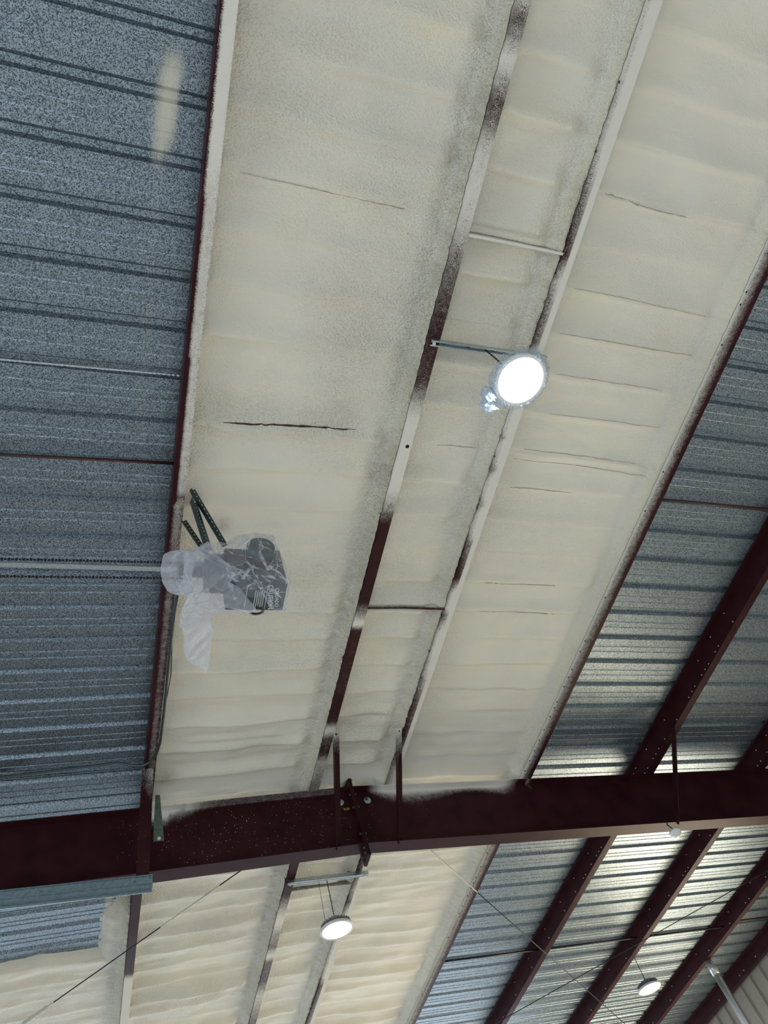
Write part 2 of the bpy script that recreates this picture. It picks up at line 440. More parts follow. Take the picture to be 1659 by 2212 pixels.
WEB = [x-FL for x in PX]
f1, s1 = foam_bay('wide cream foam panel between the leftmost purlin and the ridge, behind the bagged opener', WEB[0], WEB[1], -1.6, 14, 11, .05, .036, .085, thick=.084, rough=1.15, beads=((.5, 1.85, 2.085, .045, .020), (.55, 1.5, 5.0, .03, .010)),
    brown=[(.47, 2.62, .05, .9), (.68, 2.84, .06, .8), (.50, 5.42, .09, 1.0), (1.78, 2.3, .1, .4), (1.78, 1.6, .12, .3)])
f2, s2 = foam_bay('narrow cream foam strip along the ridge between the two close purlins', WEB[1], WEB[2], -1.6, 14, 23, .04, .038, .07, thick=.088, rough=.9, blocks=(.62, 3.52, 7.28))
f3, s3 = foam_bay('smooth cream foam panel right of the ridge, bordering bare metal decking', WEB[2], WEB[3], -1.6, 14, 37, .03, .026, .062, thick=.068, rough=.6, fw=.13, beads=((2.74, 4.02, 2.105, .034, .018), (2.78, 3.46, .262, .018, .014), (2.95, 3.25, .235, .03, .010)), brown=[(3.9, 10.6, .25, .35)])
def TP4(X, Y):
    e1 = (Y - 8.06 - .03*np.sin(X*4) - .05*(X+.6) - .03*(vnoise(X*6, Y*0, 2)-.5))/.10
    e2 = np.minimum((X - .045 - .05*vnoise(Y*7, Y*0, 6) - .9*np.clip(7.5-Y, 0, 1)**1.3)/.09, (Y-7.2)/.1)
    return np.maximum(e1, e2)
f4, s4 = foam_bay('cream foam at lower left beyond the rafter, surrounding a bare metal patch', -2.0, WEB[0], 6.9, 14, 53, .0, .012, .10,
    xmask=lambda X, Y: TP4(X, Y) > -.6, taper=lambda X, Y: TP4(X, Y),
    brown=[(.30, 8.0, .05, .5)])
crack(f1, s1, [(.60, 2.035), (.9, 2.03), (1.2, 2.02), (1.5, 2.018)], .0075)
crack(f3, s3, [(2.78, .235), (2.95, .24), (3.05, .262)], .005)
crack(f3, s3, [(3.0, .25), (3.2, .262), (3.42, .262)], .004)
crack(f3, s3, [(2.85, 2.055), (3.3, 2.055), (3.9, 2.07)], .004)
crack(f3, s3, [(2.80, 2.15), (3.3, 2.15), (4.0, 2.175)], .004)
crack(f3, s3, [(2.80, 1.145), (3.3, 1.148), (3.93, 1.153)], .004)
crack(f3, s3, [(2.88, 1.44), (3.4, 1.445), (3.80, 1.448)], .003)
crack(f3, s3, [(2.80, .835), (3.3, .84), (3.9, .86)], .003)
crack(f3, s3, [(2.95, 1.745), (3.5, 1.74), (3.93, 1.742)], .0025)
crack(f3, s3, [(2.85, 2.39), (3.1, 2.385), (3.4, 2.39)], .003)
crack(f3, s3, [(2.9, 3.30), (3.3, 3.31), (3.6, 3.31)], .0025)
crack(f3, s3, [(2.9, 3.61), (3.3, 3.615), (3.7, 3.62)], .0025)
crack(f1, s1, [(.52, .55), (.95, .555), (1.5, .568)], .0025)
crack(f2, s2, [(2.14, 2.09), (2.3, 2.08), (2.45, 2.08)], .003)

# ------------------------------------------------------------------ purlins
def tab(t): a = np.array(t); return lambda y: np.interp(y, a[:, 0], a[:, 1])
T1 = tab([(-2, .9), (.5, .9), (.7, .75), (2.4, .7), (2.53, .66), (2.56, .3), (2.62, .52), (3.0, .42), (3.5, .36), (4.2, .3), (5.1, .34), (5.4, .2), (8.15, .06), (8.32, .2), (8.45, 1.1), (14, 1.1)])
T2 = tab([(-2, .8), (-.6, .7), (-.5, .35), (-.42, .45), (-.3, .9), (-.2, .55), (-.1, .32), (0, .35), (.15, .75), (.4, .85), (.6, .7), (.75, .42), (.9, .32), (1.1, .25), (1.3, .2), (1.6, .25), (1.75, .6), (1.9, .95), (2.4, .9), (2.55, .6), (2.65, .3), (2.75, .12), (3.45, .12), (3.6, .5), (3.68, 1), (3.75, .14), (4.35, .18), (4.6, .12), (4.8, .2), (4.9, .85), (5.0, .3), (5.2, .2), (5.3, .6), (5.5, .5), (5.7, .4), (6.7, .12), (7.3, .12), (7.5, .45), (7.8, .95), (8.05, .5), (8.3, .35), (8.48, .9), (8.6, .3), (9, .25), (9.3, .7), (9.9, .3), (14, .4)])
T3 = tab([(-2, 1), (-.4, 1), (-.3, .55), (-.2, .6), (0, .6), (.2, .38), (.4, .28), (.63, .18), (.8, .5), (1.0, .3), (1.2, .3), (1.6, .9), (1.85, 1), (1.93, .4), (2.02, .95), (2.2, .35), (2.35, .95), (2.5, .4), (2.7, .9), (2.85, .28), (3.2, .12), (3.35, .6), (3.5, .6), (3.6, .25), (3.8, .7), (4.2, .5), (4.6, .22), (5.1, .18), (5.5, .5), (7, .2), (7.4, .4), (7.6, .2), (8, .8), (9, .9), (9.3, .2), (14, .5)])
prof = []       # (dx, dz, part, t)
for i in range(3): prof.append((FL, .018-.009*i, 'lip', i/2))
for i in range(1, 8): prof.append((FL*(1-i/7), 0, 'flange', 1-i/7))
for i in range(1, 13): prof.append((0, DEP*i/12*.985, 'web', i/12))
for i in range(1, 4): prof.append((-FL*i/3, DEP*.985, 'top', i/3))
prof.append((-FL, DEP*.985-.018, 'tlip', 1))
plabels = ['leftmost purlin, dark red edge with cream overspray, above the bagged opener',
    'purlin left of the ridge with patchy dark and cream overspray on its flange',
    'purlin right of the ridge with foamed side and pale bottom flange',
    'purlin at the right edge of the foam, cream side fading to dark red flange',
    'first bare dark red purlin right of the foamed bays',
    'second bare dark red purlin right of the foam, its drop brace missing',
    'third bare dark red purlin right of the foam, above the round steel pipe',
    'dark eave strut meeting the tan ribbed wall at lower right']
plabels[5] = 'second bare dark red purlin right of the foam, holding the far small lamp'
purlins = []
for i, w in enumerate(WEB):
    step = .03 if i < 4 else .25
    yv = np.arange(-2.5, 15, step)
    n = len(prof); P = np.zeros((n, len(yv), 3)); sp = np.zeros((n, len(yv))); sk = np.zeros_like(sp)
    for j, (dx, dz, part, t) in enumerate(prof):
        if i == 0 and part in ('top', 'tlip'): dx = -dx
        P[j, :, 0] = w+dx; P[j, :, 1] = yv; P[j, :, 2] = zbot(w+dx) + dz
        if i == 0:
            T = T1(yv); edge = .05+.08*(yv > .7)+.12*(yv > 1.6)
            if part == 'flange':
                s_ = np.clip((t-edge)/.25, 0, 1)*T*1.0
                far = (yv > 2.6) & (yv < 5.3); s_ = np.where(far, T*np.clip(1.3-abs(t-.6)*2.2, 0, 1), s_)
                s_ = np.where(yv > 5.3, T, s_)
            elif part == 'lip': s_ = T*.9
            else: s_ = .0*T + (yv > 8.3)*.9
            sp[j] = s_
        elif i == 1: sp[j] = T2(yv)*(1 if part in ('flange', 'lip') else 1.1)
        elif i == 2:
            if part in ('flange', 'lip'): sp[j] = np.where(yv < 4.3, 1.0, .86)*np.ones_like(yv)*(.75 if part == 'flange' and t < .2 else 1)*np.where(t < .45, np.clip(T3(yv)*1.6, 0, 1), 1)
            else: sp[j] = T3(yv) + .0
        elif i == 3:
            if part == 'web': sp[j] = np.clip(.42+t*1.9, 0, 1.2)
            elif part == 'flange': sp[j] = .44-.44*t
            else: sp[j] = 0
            sp[j] = np.clip(sp[j] + (vnoise(yv*3, yv*0, 4)-.5)*.12, 0, 1.2) if part == 'web' else sp[j]
    name = 'purlin' if i < 7 else 'eave_strut'
    o = grid_obj(name, P, OXIDE, attrs={'spray': sp, 'speck': sk}, smooth=False, thick=.003)
    tag(o, plabels[i], 'purlin' if i < 7 else 'strut', 'roof purlins' if i < 7 else None)
    purlins.append(o)
# round punched hole in the flange of the second purlin
def disc(name, c, r, n, m_, par, th=.003, axis='z'):
    mb = MB(); M = None
    if axis == 'x': M = Matrix.Rotation(math.pi/2, 3, 'Y')
    if axis == 'y': M = Matrix.Rotation(math.pi/2, 3, 'X')
    mb.lathe([(0.0001, -th), (r*.8, -th), (r, -th*.6), (r, th*.5)], c, n, M)
    return under(mb.obj(name, m_), par)
disc('punched_hole', (1.875, 2.075, zbot(1.875)-.0015), .014, 16, BLACK, purlins[1], .002)
# web discs near laps: bright ones paint light through holes, dark ones slots
proto = {}
def web_disc(i, y, dz, m_, name, r=.006):
    key = (m_.name, name, r)
    if key not in proto:
        mb = MB(); mb.lathe([(.0001, -.004), (r*.85, -.004), (r, -.002), (r, .001)], (0, 0, 0), 8, Matrix.Rotation(math.pi/2, 3, 'Y') )
        # stretch along the purlin like a slotted hole
        mb.v = [(p[0], p[1]*1.25, p[2]) for p in mb.v]
        me_o = mb.obj(name, m_); proto[key] = me_o.data; bpy.data.objects.remove(me_o)
    o = bpy.data.objects.new(name, proto[key]); COL.objects.link(o); o.parent = purlins[i]
    o.location = (WEB[i]-.0025, y, zbot(WEB[i])+dz); return o
P5 = [(3.571, 4.456), (3.567, 4.325), (3.872, 4.456), (3.874, 4.329), (3.95, 4.327), (4.175, 4.446), (4.104, 4.322), (4.182, 4.326), (4.257, 4.327), (4.414, 4.331), (4.487, 4.327), (4.565, 4.327), (4.876, 4.318), (5.018, 4.447), (5.175, 4.326), (5.486, 4.46), (5.328, 4.330), (5.406, 4.328), (5.479, 4.329), (5.633, 4.328), (5.790, 4.461), (5.713, 4.327), (5.87, 4.451)]
for y, z in P5: web_disc(4, y, z+EYE-zbot(WEB[4]), BRIGHT, 'bolt_or_lit_hole', .0058)
for y in (6.75, 7.02, 7.1, 7.18, 7.35, 7.55, 7.62, 7.9, 8.3, 8.9, 9.6, 10.3, 10.9):
    web_disc(4, y, .035, BRIGHT, 'bolt_or_lit_hole', .0062)
for y in (6.9, 7.3, 7.8, 8.3, 8.9, 9.6, 10.2): web_disc(4, y, .15, BRIGHT, 'bolt_or_lit_hole', .0058)
for y in (5.2, 5.45, 5.6, 5.68, 6.95, 7.25, 7.6, 7.68, 7.76, 8.2, 8.9, 9.7, 10.5, 11.1):
    web_disc(5, y, .035, BRIGHT, 'bolt_or_lit_hole', .0066)
for y in (5.3, 5.55, 7.1, 7.5, 8.0, 8.7, 9.4, 10.2): web_disc(5, y, .15, BRIGHT, 'bolt_or_lit_hole', .006)
for y in (8.0, 8.5, 8.6, 9.1, 9.8, 10.5, 11.2, 11.9): web_disc(6, y, .04, BRIGHT, 'bolt_or_lit_hole', .007)
for y in (8.3, 9.0, 10.1, 11.0): web_disc(6, y, .15, BRIGHT, 'bolt_or_lit_hole', .0065)
for y in (10.2, 10.6, 10.75, 11.5): web_disc(7, y, .05, BRIGHT, 'bolt_or_lit_hole', .008)
for y in (.63, .72, 1.02, 2.08, 2.45, 3.35, 3.85, 3.98, 4.2, 4.3, 4.42, 4.62, 4.7, 4.82, 5.0, 5.15, 5.3, 5.45, 5.6, 6.95, 7.2, 7.4, 7.5, 7.6, 7.75, 7.95, 8.1, 8.6, 9.9):
    web_disc(3, y, .026, DARK, 'slot', .0065)
for y in (-.35, 0.02, .32, .68, .75, 1.3, 2.1, 2.55, 3.05, 3.6, 4.0, 4.3, 4.9, 5.35): web_disc(2, y, .018, DARK, 'slot', .006)

# ------------------------------------------------------------------ blocking between the ridge purlins
def blocking(y, label, sv, m_=OXIDE):
    x0, x1 = PX[1]-.02, WEB[2]-.002
    nx = 40; X = np.linspace(x0, x1, nx)
    pr = [(.014, .006), (.014, 0), (.007, 0), (0, 0), (0, .012), (0, .03), (0, .06), (0, .175)]
    P = np.zeros((len(pr), nx, 3)); sp = np.zeros((len(pr), nx))
    for j, (dy, dz) in enumerate(pr):
        P[j, :, 0] = X; P[j, :, 1] = y+dy; P[j, :, 2] = [zbot(v)+dz+.004 for v in X]
        sp[j] = sv[0] + (sv[1]-sv[0])*min(1, dz/.03)
    o = grid_obj('blocking_channel', P, m_, attrs={'spray': sp, 'speck': sp*0}, smooth=False, thick=.003)
    tag(o, label, 'blocking', 'blocking channels across the ridge'); return o
blocking(.62, 'foam coated blocking channel across the ridge strip near the top', (.95, 1.1))
blocking(3.52, 'blocking channel with grey bottom edge across the ridge strip, mid picture', (.18, .95))
blocking(7.28, 'grey speckled blocking channel beside the strut of the lower ridge lamp', (.42, .40))

# ------------------------------------------------------------------ rafter
raf = thing('rafter', 'deep dark red steel rafter crossing under the purlins with overspray along its top', 'beam', (XR, BEAM_Y+BEAM_W/2, zbot(XR)-BEAM_H))
yw = BEAM_Y + BEAM_W/2
def spray_beam(X, v):         # v 0 top .. 1 bottom
    s = np.zeros((len(X), len(v))); Xg, V = np.meshgrid(X, v, indexing='ij')
    a = np.exp(-V/.10)*((Xg > .40) & (Xg < .55))*1.1
    a += np.exp(-V/.13)*np.exp(-((Xg-.55)/.22)**2)*(Xg > .40)*.9
    a += .28*np.exp(-V/.04)*((Xg > .7) & (Xg < 2.1))
    a += np.exp(-V/(.11+.05*np.sin(Xg*5)))*np.clip((Xg-2.35)/.25, 0, 1)*np.clip((4.05-Xg)/.25, 0, 1)*1.05
    a += .35*np.exp(-((Xg-4.13-.35*V)/.035)**2)*np.exp(-V/.25)
    return np.clip(a, 0, 1.2)
for (xa, xb) in ((-9, XR-.012), (XR+.012, 9.84)):
    X = np.unique(np.concatenate([np.linspace(xa, xb, 30), np.arange(max(xa, .2), min(xb, 4.6), .03)]))
    v = np.concatenate([np.linspace(0, .5, 26), np.linspace(.55, 1, 8)])
    P = np.zeros((len(X), len(v), 3)); top = np.array([zbot(x) for x in X])-.009
    P[..., 0] = X[:, None]; P[..., 1] = yw; P[..., 2] = top[:, None] - v[None]*(BEAM_H-.018)
    sb = spray_beam(X, v)
    spk = np.clip(1-np.abs(X-1.2)/3.0, 0, 1)[:, None]*np.ones_like(v)[None]
    spk = np.where(X[:, None] < .1, spk*.15, spk)
    under(grid_obj('web', P, OXIDE, attrs={'spray': sb, 'speck': spk}, smooth=False, thick=.006), raf)
    for nm, off in (('top_flange', 0), ('bottom_flange', BEAM_H-.009)):
        yy = np.array([BEAM_Y, BEAM_Y, BEAM_Y+.04, BEAM_Y+BEAM_W*.5, BEAM_Y+BEAM_W, BEAM_Y+BEAM_W, BEAM_Y+BEAM_W*.5, BEAM_Y])
        zz = np.array([0, -.009, -.009, -.009, -.009, 0, 0, 0])
        Q = np.zeros((len(X), len(yy), 3)); Q[..., 0] = X[:, None]; Q[..., 1] = yy[None]
        Q[..., 2] = np.array([zbot(x) for x in X])[:, None] - off + zz[None]
        ff = spray_beam(X, np.array([0.0]))*(1.15 if nm == 'top_flange' else 0)
        ff = np.repeat(ff, len(yy), 1)
        under(grid_obj(nm, Q, OXIDE, attrs={'spray': ff, 'speck': ff*0+.25*(X < 4)[:, None]}, smooth=False), raf)
# end plates bolted together at the ridge
zt = zbot(XR); 
for s_ in (-1, 1):
    mb = MB(); mb.box((XR+s_*.008, yw, zt-.30), (.012, .17, .86)); o = mb.obj('splice_plate', OXIDE); under(o, raf)
for dz in (.09, -.08, -.22, -.5, -.64, -.69):
    for sy in (-1, 1):
        mb = MB(); mb.tube([(XR-.035, yw+sy*.055, zt+dz), (XR+.035, yw+sy*.055, zt+dz)], .011, 6); under(mb.obj('splice_bolt', DARKGALV), raf)
# washers of rods passing the web either side of the plate
for x in (2.107, 2.376):
    mb = MB(); M = Matrix.Rotation(math.pi/2, 3, 'X')
    mb.lathe([(.0001, .006), (.031, .006), (.036, 0)], (x, yw-.006, 4.30+EYE), 28, M)
    wsh = mb.obj('washer', simple('zinc_washer', (.42, .50, .47), .4, .5)); under(wsh, raf)
    mb = MB(); mb.lathe([(.0001, .02), (.010, .02), (.016, .016), (.016, 0)], (x-.010, yw-.010, 4.312+EYE), 6, M); under(mb.obj('nut', DARKGALV), wsh)
def text_mesh(name, body, size, m_, M, par, extrude=.0006):
    cu = bpy.data.curves.new(name, 'FONT'); cu.body = body; cu.size = size; cu.extrude = extrude; cu.align_x = 'CENTER'; cu.align_y = 'CENTER'
    t = bpy.data.objects.new(name, cu); COL.objects.link(t)
    dg = bpy.context.evaluated_depsgraph_get(); me = bpy.data.meshes.new_from_object(t.evaluated_get(dg))
    bpy.data.objects.remove(t); me.transform(M); me.materials.clear(); me.materials.append(m_)
    o = bpy.data.objects.new(name, me); COL.objects.link(o); return under(o, par)
text_mesh('marking', '8GB', .034, YEL, Matrix.Translation((2.150, yw-.006, 4.222+EYE)) @ Matrix.Rotation(math.radians(-4), 4, 'Y') @ Matrix.Rotation(math.pi/2, 4, 'X'), raf)

# ------------------------------------------------------------------ flange braces from purlins down to the rafter
def angle_bar(p, q, w, t, m_, name, par=None, side=Vector((1, 0, 0)), spray=None):
    p = Vector(p); q = Vector(q); d = (q-p); L = d.length; d.normalize()
    s_ = (side - d*side.dot(d)).normalized(); nrm = d.cross(s_)
    n = 24; prof = [(0, 0), (w, 0), (w, t), (t, t), (t, w), (0, w), (0, 0)]
    P = np.zeros((len(prof), n+1, 3)); A = np.zeros((len(prof), n+1))
    for j, (a, b) in enumerate(prof):
        for k in range(n+1):
            P[j, k] = p + d*(L*k/n) + s_*(a-w/2) + nrm*b
            A[j, k] = spray(k/n) if spray else 0
    o = grid_obj(name, P, m_, attrs={'spray': A, 'speck': A*0+(.25 if spray else 0)}, smooth=False)
    # end caps
    if par: under(o, par)
    return o
BR = [((1.925, 4.93, zbot(1.9)+.02), (1.975, 5.735, zbot(1.97)-BEAM_H+.02), lambda t: .75*math.exp(-t/.12), 'left flange brace at the ridge, dark red with frosted top end'),
      ((2.525, 4.93, zbot(2.5)+.02), (2.555, 5.735, zbot(2.55)-BEAM_H+.02), lambda t: .9*math.exp(-t/.16), 'right flange brace at the ridge, whitened at its top end'),
      ((5.60, 4.98, zbot(5.6)+.02), (5.60, 5.735, zbot(5.6)-BEAM_H+.02), lambda t: 0, 'bare flange brace with a teal paint dab, above the white detector')]
for k, (p, q, s_, lab) in enumerate(BR):
    r = thing('flange_brace', lab, 'brace', q, 'flange braces')
    angle_bar(p, q, .058, .006, OXIDE, 'angle_bar', r, spray=s_)
    d = Vector(q)-Vector(p)
    mb = MB(); c = Vector(p)+d*.03; mb.tube([c-Vector((.0, .012, .012)), c+Vector((0, .02, .02))], .009, 6); under(mb.obj('bolt_or_lit_hole', DARKGALV), r)
    if k == 2:
        mb = MB(); c = Vector(p)+d*.30; mb.box(c, (.046, .030, .034)); o = under(mb.obj('paint_dab', TEAL), r); o['label'] = 'teal paint dab'

# ------------------------------------------------------------------ hanging post with galvanised rail at left
hp = thing('hanging_post', 'dark red channel post hanging from the leftmost purlin in front of the rafter', 'post', (.34, 5.2, 3.42+EYE))
X0, X1 = .287, .375; n = 40
pr = [(X0, .045), (X0, 0), (X0+.03, 0), (X1-.03, 0), (X1, 0), (X1, .045)]
P = np.zeros((len(pr), n, 3)); A = np.zeros((len(pr), n)); zz = np.linspace(zbot(.35)+.03, 3.40+EYE, n)
for j, (x, dy) in enumerate(pr):
    P[j, :, 0] = x - np.linspace(-.012, .026, n)*1.0; P[j, :, 1] = 5.2+dy; P[j, :, 2] = zz
    A[j] = np.clip(.55-np.linspace(0, 1, n)*1.2, .05, 1)*(.6+.5*(j >= 3))
o = grid_obj('channel', P, OXIDE, attrs={'spray': A, 'speck': A*0+.5}, smooth=False, thick=.003); under(o, hp)
for dz in (4.08, 4.045):
    disc('punched_hole', (.318, 5.197, dz+EYE), .010, 12, BLACK, hp, .002, 'y')
ra = thing('galvanised_rail', 'grey galvanised channel rail fixed to the foot of the hanging post', 'rail', (-.6, 5.2, 3.33+EYE))
mb = MB(); L0, L1 = -3.0, .372
zr = 3.345+EYE
mb.box(((L0+L1)/2, 5.18, zr), (L1-L0, .004, .085)); mb.box(((L0+L1)/2, 5.205, zr-.042), (L1-L0, .05, .004)); mb.box(((L0+L1)/2, 5.205, zr+.042), (L1-L0, .05, .004))
mb.box(((L0+L1)/2, 5.23, zr-.052), (L1-L0, .004, .02)); mb.box(((L0+L1)/2, 5.172, zr+.030), (L1-L0, .014, .005)); mb.box(((L0+L1)/2, 5.172, zr-.030), (L1-L0, .014, .005))
under(mb.obj('channel', simple('weathered_galvanised', (.20, .27, .30), .5, .6, .0004, 40, .2)), ra)
for x in (-.36, .25, .355, .355):
    disc('screw', (x, 5.176, zr+(.0 if x < .3 else .018)), .006, 8, DARK, ra, .003, 'y')
mb = MB(); mb.tube([(L0, 5.24, zr-.055), (L1-.03, 5.24, zr-.05)], .008, 8); under(mb.obj('edge_trim', GALV), ra)
# galvanised hanger strap right of the post
st_ = thing('strap_bracket', 'short greenish galvanised strap hanging beside the post in front of the rafter', 'bracket', (.45, 5.6, 3.94+EYE))
P = np.zeros((4, 14, 3))
for k in range(14):
    u = k/13; z = 4.40-.45*u+EYE; wv = .018+.022*min(1, u*1.1)
    for j, (a, b) in enumerate(((-1, .02), (-1, 0), (1, 0), (1, .02))):
        P[j, k] = (.448+.004*u+a*wv, 5.6+b, z)
under(grid_obj('strap', simple('greenish_galvanised', (.14, .18, .15), .45, .5, 0, 30, .3), P*0+P, smooth=False) if False else grid_obj('strap', P, simple('greenish_galvanised', (.14, .18, .15), .45, .5, 0, 30, .3), smooth=False, thick=.002), st_)
mb = MB(); mb.lathe([(.0001, .012), (.012, .010), (.016, 0)], (.455, 5.597, 3.972+EYE), 10, Matrix.Rotation(math.pi/2, 3, 'X')); o = under(mb.obj('foam_blob', FOAMP), st_)

# ------------------------------------------------------------------ high bay lamps
def lamp(loc, label, hangpt, chain_r=.006, wire=None):
    t = thing('high_bay_lamp', label, 'lamp', loc, 'round high bay lamps')
    x, y, z = loc
    mb = MB(); mb.lathe([(.146, -.004), (.165, -.010), (.172, .002), (.170, .018), (.150, .026), (.130, .034)], loc, 48); under(mb.obj('rim', WHITEP, smooth=True), t)
    mb = MB()
    mb.lathe([(.135, .03), (.12, .05), (.095, .06), (.09, .095), (.06, .10), (.03, .105), (.012, .135), (.0001, .135)], loc, 32)
    for k in range(28):
        a = 2*math.pi*k/28; M = Matrix.Rotation(a, 3, 'Z'); mb.box(Vector(loc)+M @ Vector((.12, 0, .052)), (.06, .004, .035), M)
    under(mb.obj('heat_sink', SINK), t)
    mb = MB(); mb.lathe([(.0001, -.012), (.06, -.0115), (.11, -.009), (.146, -.003), (.148, .002), (.0001, .004)], loc, 48); under(mb.obj('lens', LED, smooth=True), t)
    d = bpy.data.lights.new('lamp_light', 'AREA'); d.shape = 'DISK'; d.size = .24; d.energy = 60; d.color = (.90, .96, 1.0)
    lo = bpy.data.objects.new('lamp_light', d); COL.objects.link(lo); lo.parent = t; lo.location = (0, 0, -.016)
    p = Vector((x, y, z+.13)); q = Vector(hangpt)
    mb = MB(); nl = max(4, int((q-p).length/.028))
    for k in range(nl):
        c0 = p.lerp(q, k/nl); c1 = p.lerp(q, (k+1.25)/nl)
        off = Vector((.0035, 0, 0)) if k % 2 else Vector((0, .0035, 0))
        mb.tube([c0+off, c1+off], chain_r*.42, 5); mb.tube([c0-off, c1-off], chain_r*.42, 5)
    under(mb.obj('chain', DARK), t)
    if wire:
        mb = MB(); mb.tube([Vector(loc)+Vector((wire[0], wire[1], .09)), Vector(hangpt)+Vector((wire[0]*.9, wire[1]*.9, 0))], .0022, 5); under(mb.obj('safety_wire', DARK), t)
    return t
ZL = 3.85 + EYE
L1 = lamp((2.25, 1.304, ZL), 'large glaring round lamp wrapped in plastic near the picture centre', (2.235, 1.31, zbot(2.25)-.01))
L2 = lamp((2.253, 7.13, ZL+.012), 'glaring round lamp hanging on a chain just beyond the rafter', (2.253, 7.12, zbot(2.25)-.03), wire=(-.10, 0))
L3 = lamp((7.232, 9.66, ZL-.01), 'small distant round lamp among the bare purlins at lower right', (7.232, 9.64, zbot(7.23)-.002))
# strut channels that carry the two ridge lamps
def strut(y, label, slots):
    t = thing('strut_channel', label, 'channel', (2.28, y, zbot(XR)-.02), 'strut channels under the ridge purlins')
    x0, x1 = 1.835, 2.70; mb = MB(); z = zbot(XR)-.008; c = (x0+x1)/2; L = x1-x0
    mb.box((c, y-.019, z-.019), (L, .003, .040)); mb.box((c, y+.019, z-.019), (L, .003, .040))
    mb.box((c, y-.014, z-.039), (L, .010, .003)); mb.box((c, y+.014, z-.039), (L, .010, .003)); mb.box((c, y, z+.001), (L, .040, .003))
    if not slots: mb.box((c, y, z-.036), (L, .020, .003))
    under(mb.obj('channel', GALV), t)
    if slots:
        for k in range(14):
            mb = MB(); x = x0+.04+k*(L-.08)/13
            mb.box((x, y, z-.001), (.030, .014, .003)); under(mb.obj('slot', DARK if k % 3 == 1 else BRIGHT), t)
    for x in (x0+.02, x1-.03):
        mb = MB(); mb.tube([(x, y, z-.06), (x, y, z+.03)], .006, 6); mb.tube([(x, y, z-.046), (x, y, z-.038)], .012, 6); under(mb.obj('bolt_or_lit_hole', BRIGHT), t)
    if not slots:
        mb = MB(); mb.tube([(x0-.01, y, z-.03), (x0-.03, y-.01, z-.01), (x0-.028, y-.02, z+.03), (x0-.005, y-.03, z+.06)], .005, 6); under(mb.obj('clamp_hook', DARK), t)
        mb = MB(); mb.tube([(x0+.66, y+.01, z-.0), (x0+.69, y+.06, z+.06), (x0+.68, y+.12, z+.10)], .003, 6); under(mb.obj('tie_wire', DARK), t)
    return t
strut(1.31, 'slotted galvanised strut carrying the large plastic-wrapped lamp', True)
strut(7.09, 'plain galvanised strut carrying the lamp beyond the rafter', False)
# crumpled plastic around the first lamp
def blob(prof_r, c, n, m_seed, amp, flat, M=None, k=26):
    mb = MB(); vs = []; fs = []
    for i in range(k+1):
        th = math.pi*i/k
        for j in range(n):
            ph = 2*math.pi*j/n
            d = Vector((math.sin(th)*math.cos(ph), math.sin(th)*math.sin(ph), math.cos(th)))
            r = 1 + amp*(abs(float(fbm(d.x*4+9, d.y*4+d.z*3+5, m_seed, 3))-.5)*4-.6)
            p = Vector((d.x*flat[0], d.y*flat[1], d.z*flat[2]))*r
            if M: p = M @ p
            vs.append(Vector(c)+p)
    for i in range(k):
        for j in range(n): fs.append((i*n+j, i*n+(j+1) % n, (i+1)*n+(j+1) % n, (i+1)*n+j))
    mb.add(vs, fs); return mb
wr = thing('plastic_wrap', 'crinkled clear plastic wrapped round the rim of the large lamp', 'plastic wrap', (2.25, 1.304, ZL))
mb = MB(); vs = []; fs = []; n = 90; pf = [(.158, -.006), (.174, -.010), (.190, .002), (.196, .02), (.180, .05), (.150, .075), (.10, .11), (.03, .15)]
for i, (r, z) in enumerate(pf):
    for k in range(n):
        a = 2*math.pi*k/n; w_ = (abs(float(vnoise(a*9+3, z*60, 5))-.5)-.2)*.030 + (float(vnoise(a*23, i*3.3, 8))-.5)*.012
        rr_ = r + (w_ if i else 0); vs.append((2.25+rr_*math.cos(a), 1.304+rr_*math.sin(a), ZL+z+w_*.7))
for i in range(len(pf)-1):
    for k in range(n): fs.append((i*n+k, i*n+(k+1) % n, (i+1)*n+(k+1) % n, (i+1)*n+k))
mb.add(vs, fs); under(mb.obj('skirt', FILM3), wr)
tb = blob(None, (2.075, 1.42, ZL+.02), 22, 31, .5, (.040, .045, .065)); under(tb.obj('gathered_end', FILM3), wr)
tb = blob(None, (2.095, 1.49, ZL+.01), 22, 37, .55, (.050, .045, .045)); under(tb.obj('loose_knot', FILM3), wr)

# ------------------------------------------------------------------ door opener in its plastic bag
OX, OY, OZ = .82, 2.80, 3.78+EYE
op = thing('door_opener', 'dark grey door opener unit with printed caution label, hung on perforated angles', 'door opener', (OX, OY, OZ-.2))
bx = MB(); bx.box((OX, OY, OZ), (.36, .22, .36)); o = bx.obj('housing', HOUSE); under(o, op)
bv = o.modifiers.new('b', 'BEVEL'); bv.width = .012; bv.segments = 3
mb = MB(); mb.lathe([(.0001, .10), (.075, .10), (.088, .085), (.088, -.06), (.07, -.07)], (OX+.03, OY-.12, OZ+.07), 32, Matrix.Rotation(math.pi/2, 3, 'X')); under(mb.obj('motor', DARKGALV, smooth=True), op)
mb = MB(); mb.box((OX-.22, OY, OZ+.05), (.16, .16, .20)); mb.box((OX-.36, OY, OZ+.09), (.20, .07, .05)); under(mb.obj('gearbox', HOUSE), op)
mb = MB(); mb.lathe([(.012, -.012), (.07, -.012), (.074, -.004), (.066, 0), (.074, .004), (.07, .012), (.012, .012)], (OX-.34, OY-.02, OZ+.06), 32, Matrix.Rotation(math.pi/2, 3, 'X')); under(mb.obj('sprocket', DARK), op)
zb = OZ-.181
mb = MB(); mb.box((OX+.045, OY, zb), (.26, .20, .003)); lab = under(mb.obj('label_plate', simple('label_dark', (.035, .05, .055), .4)), op)
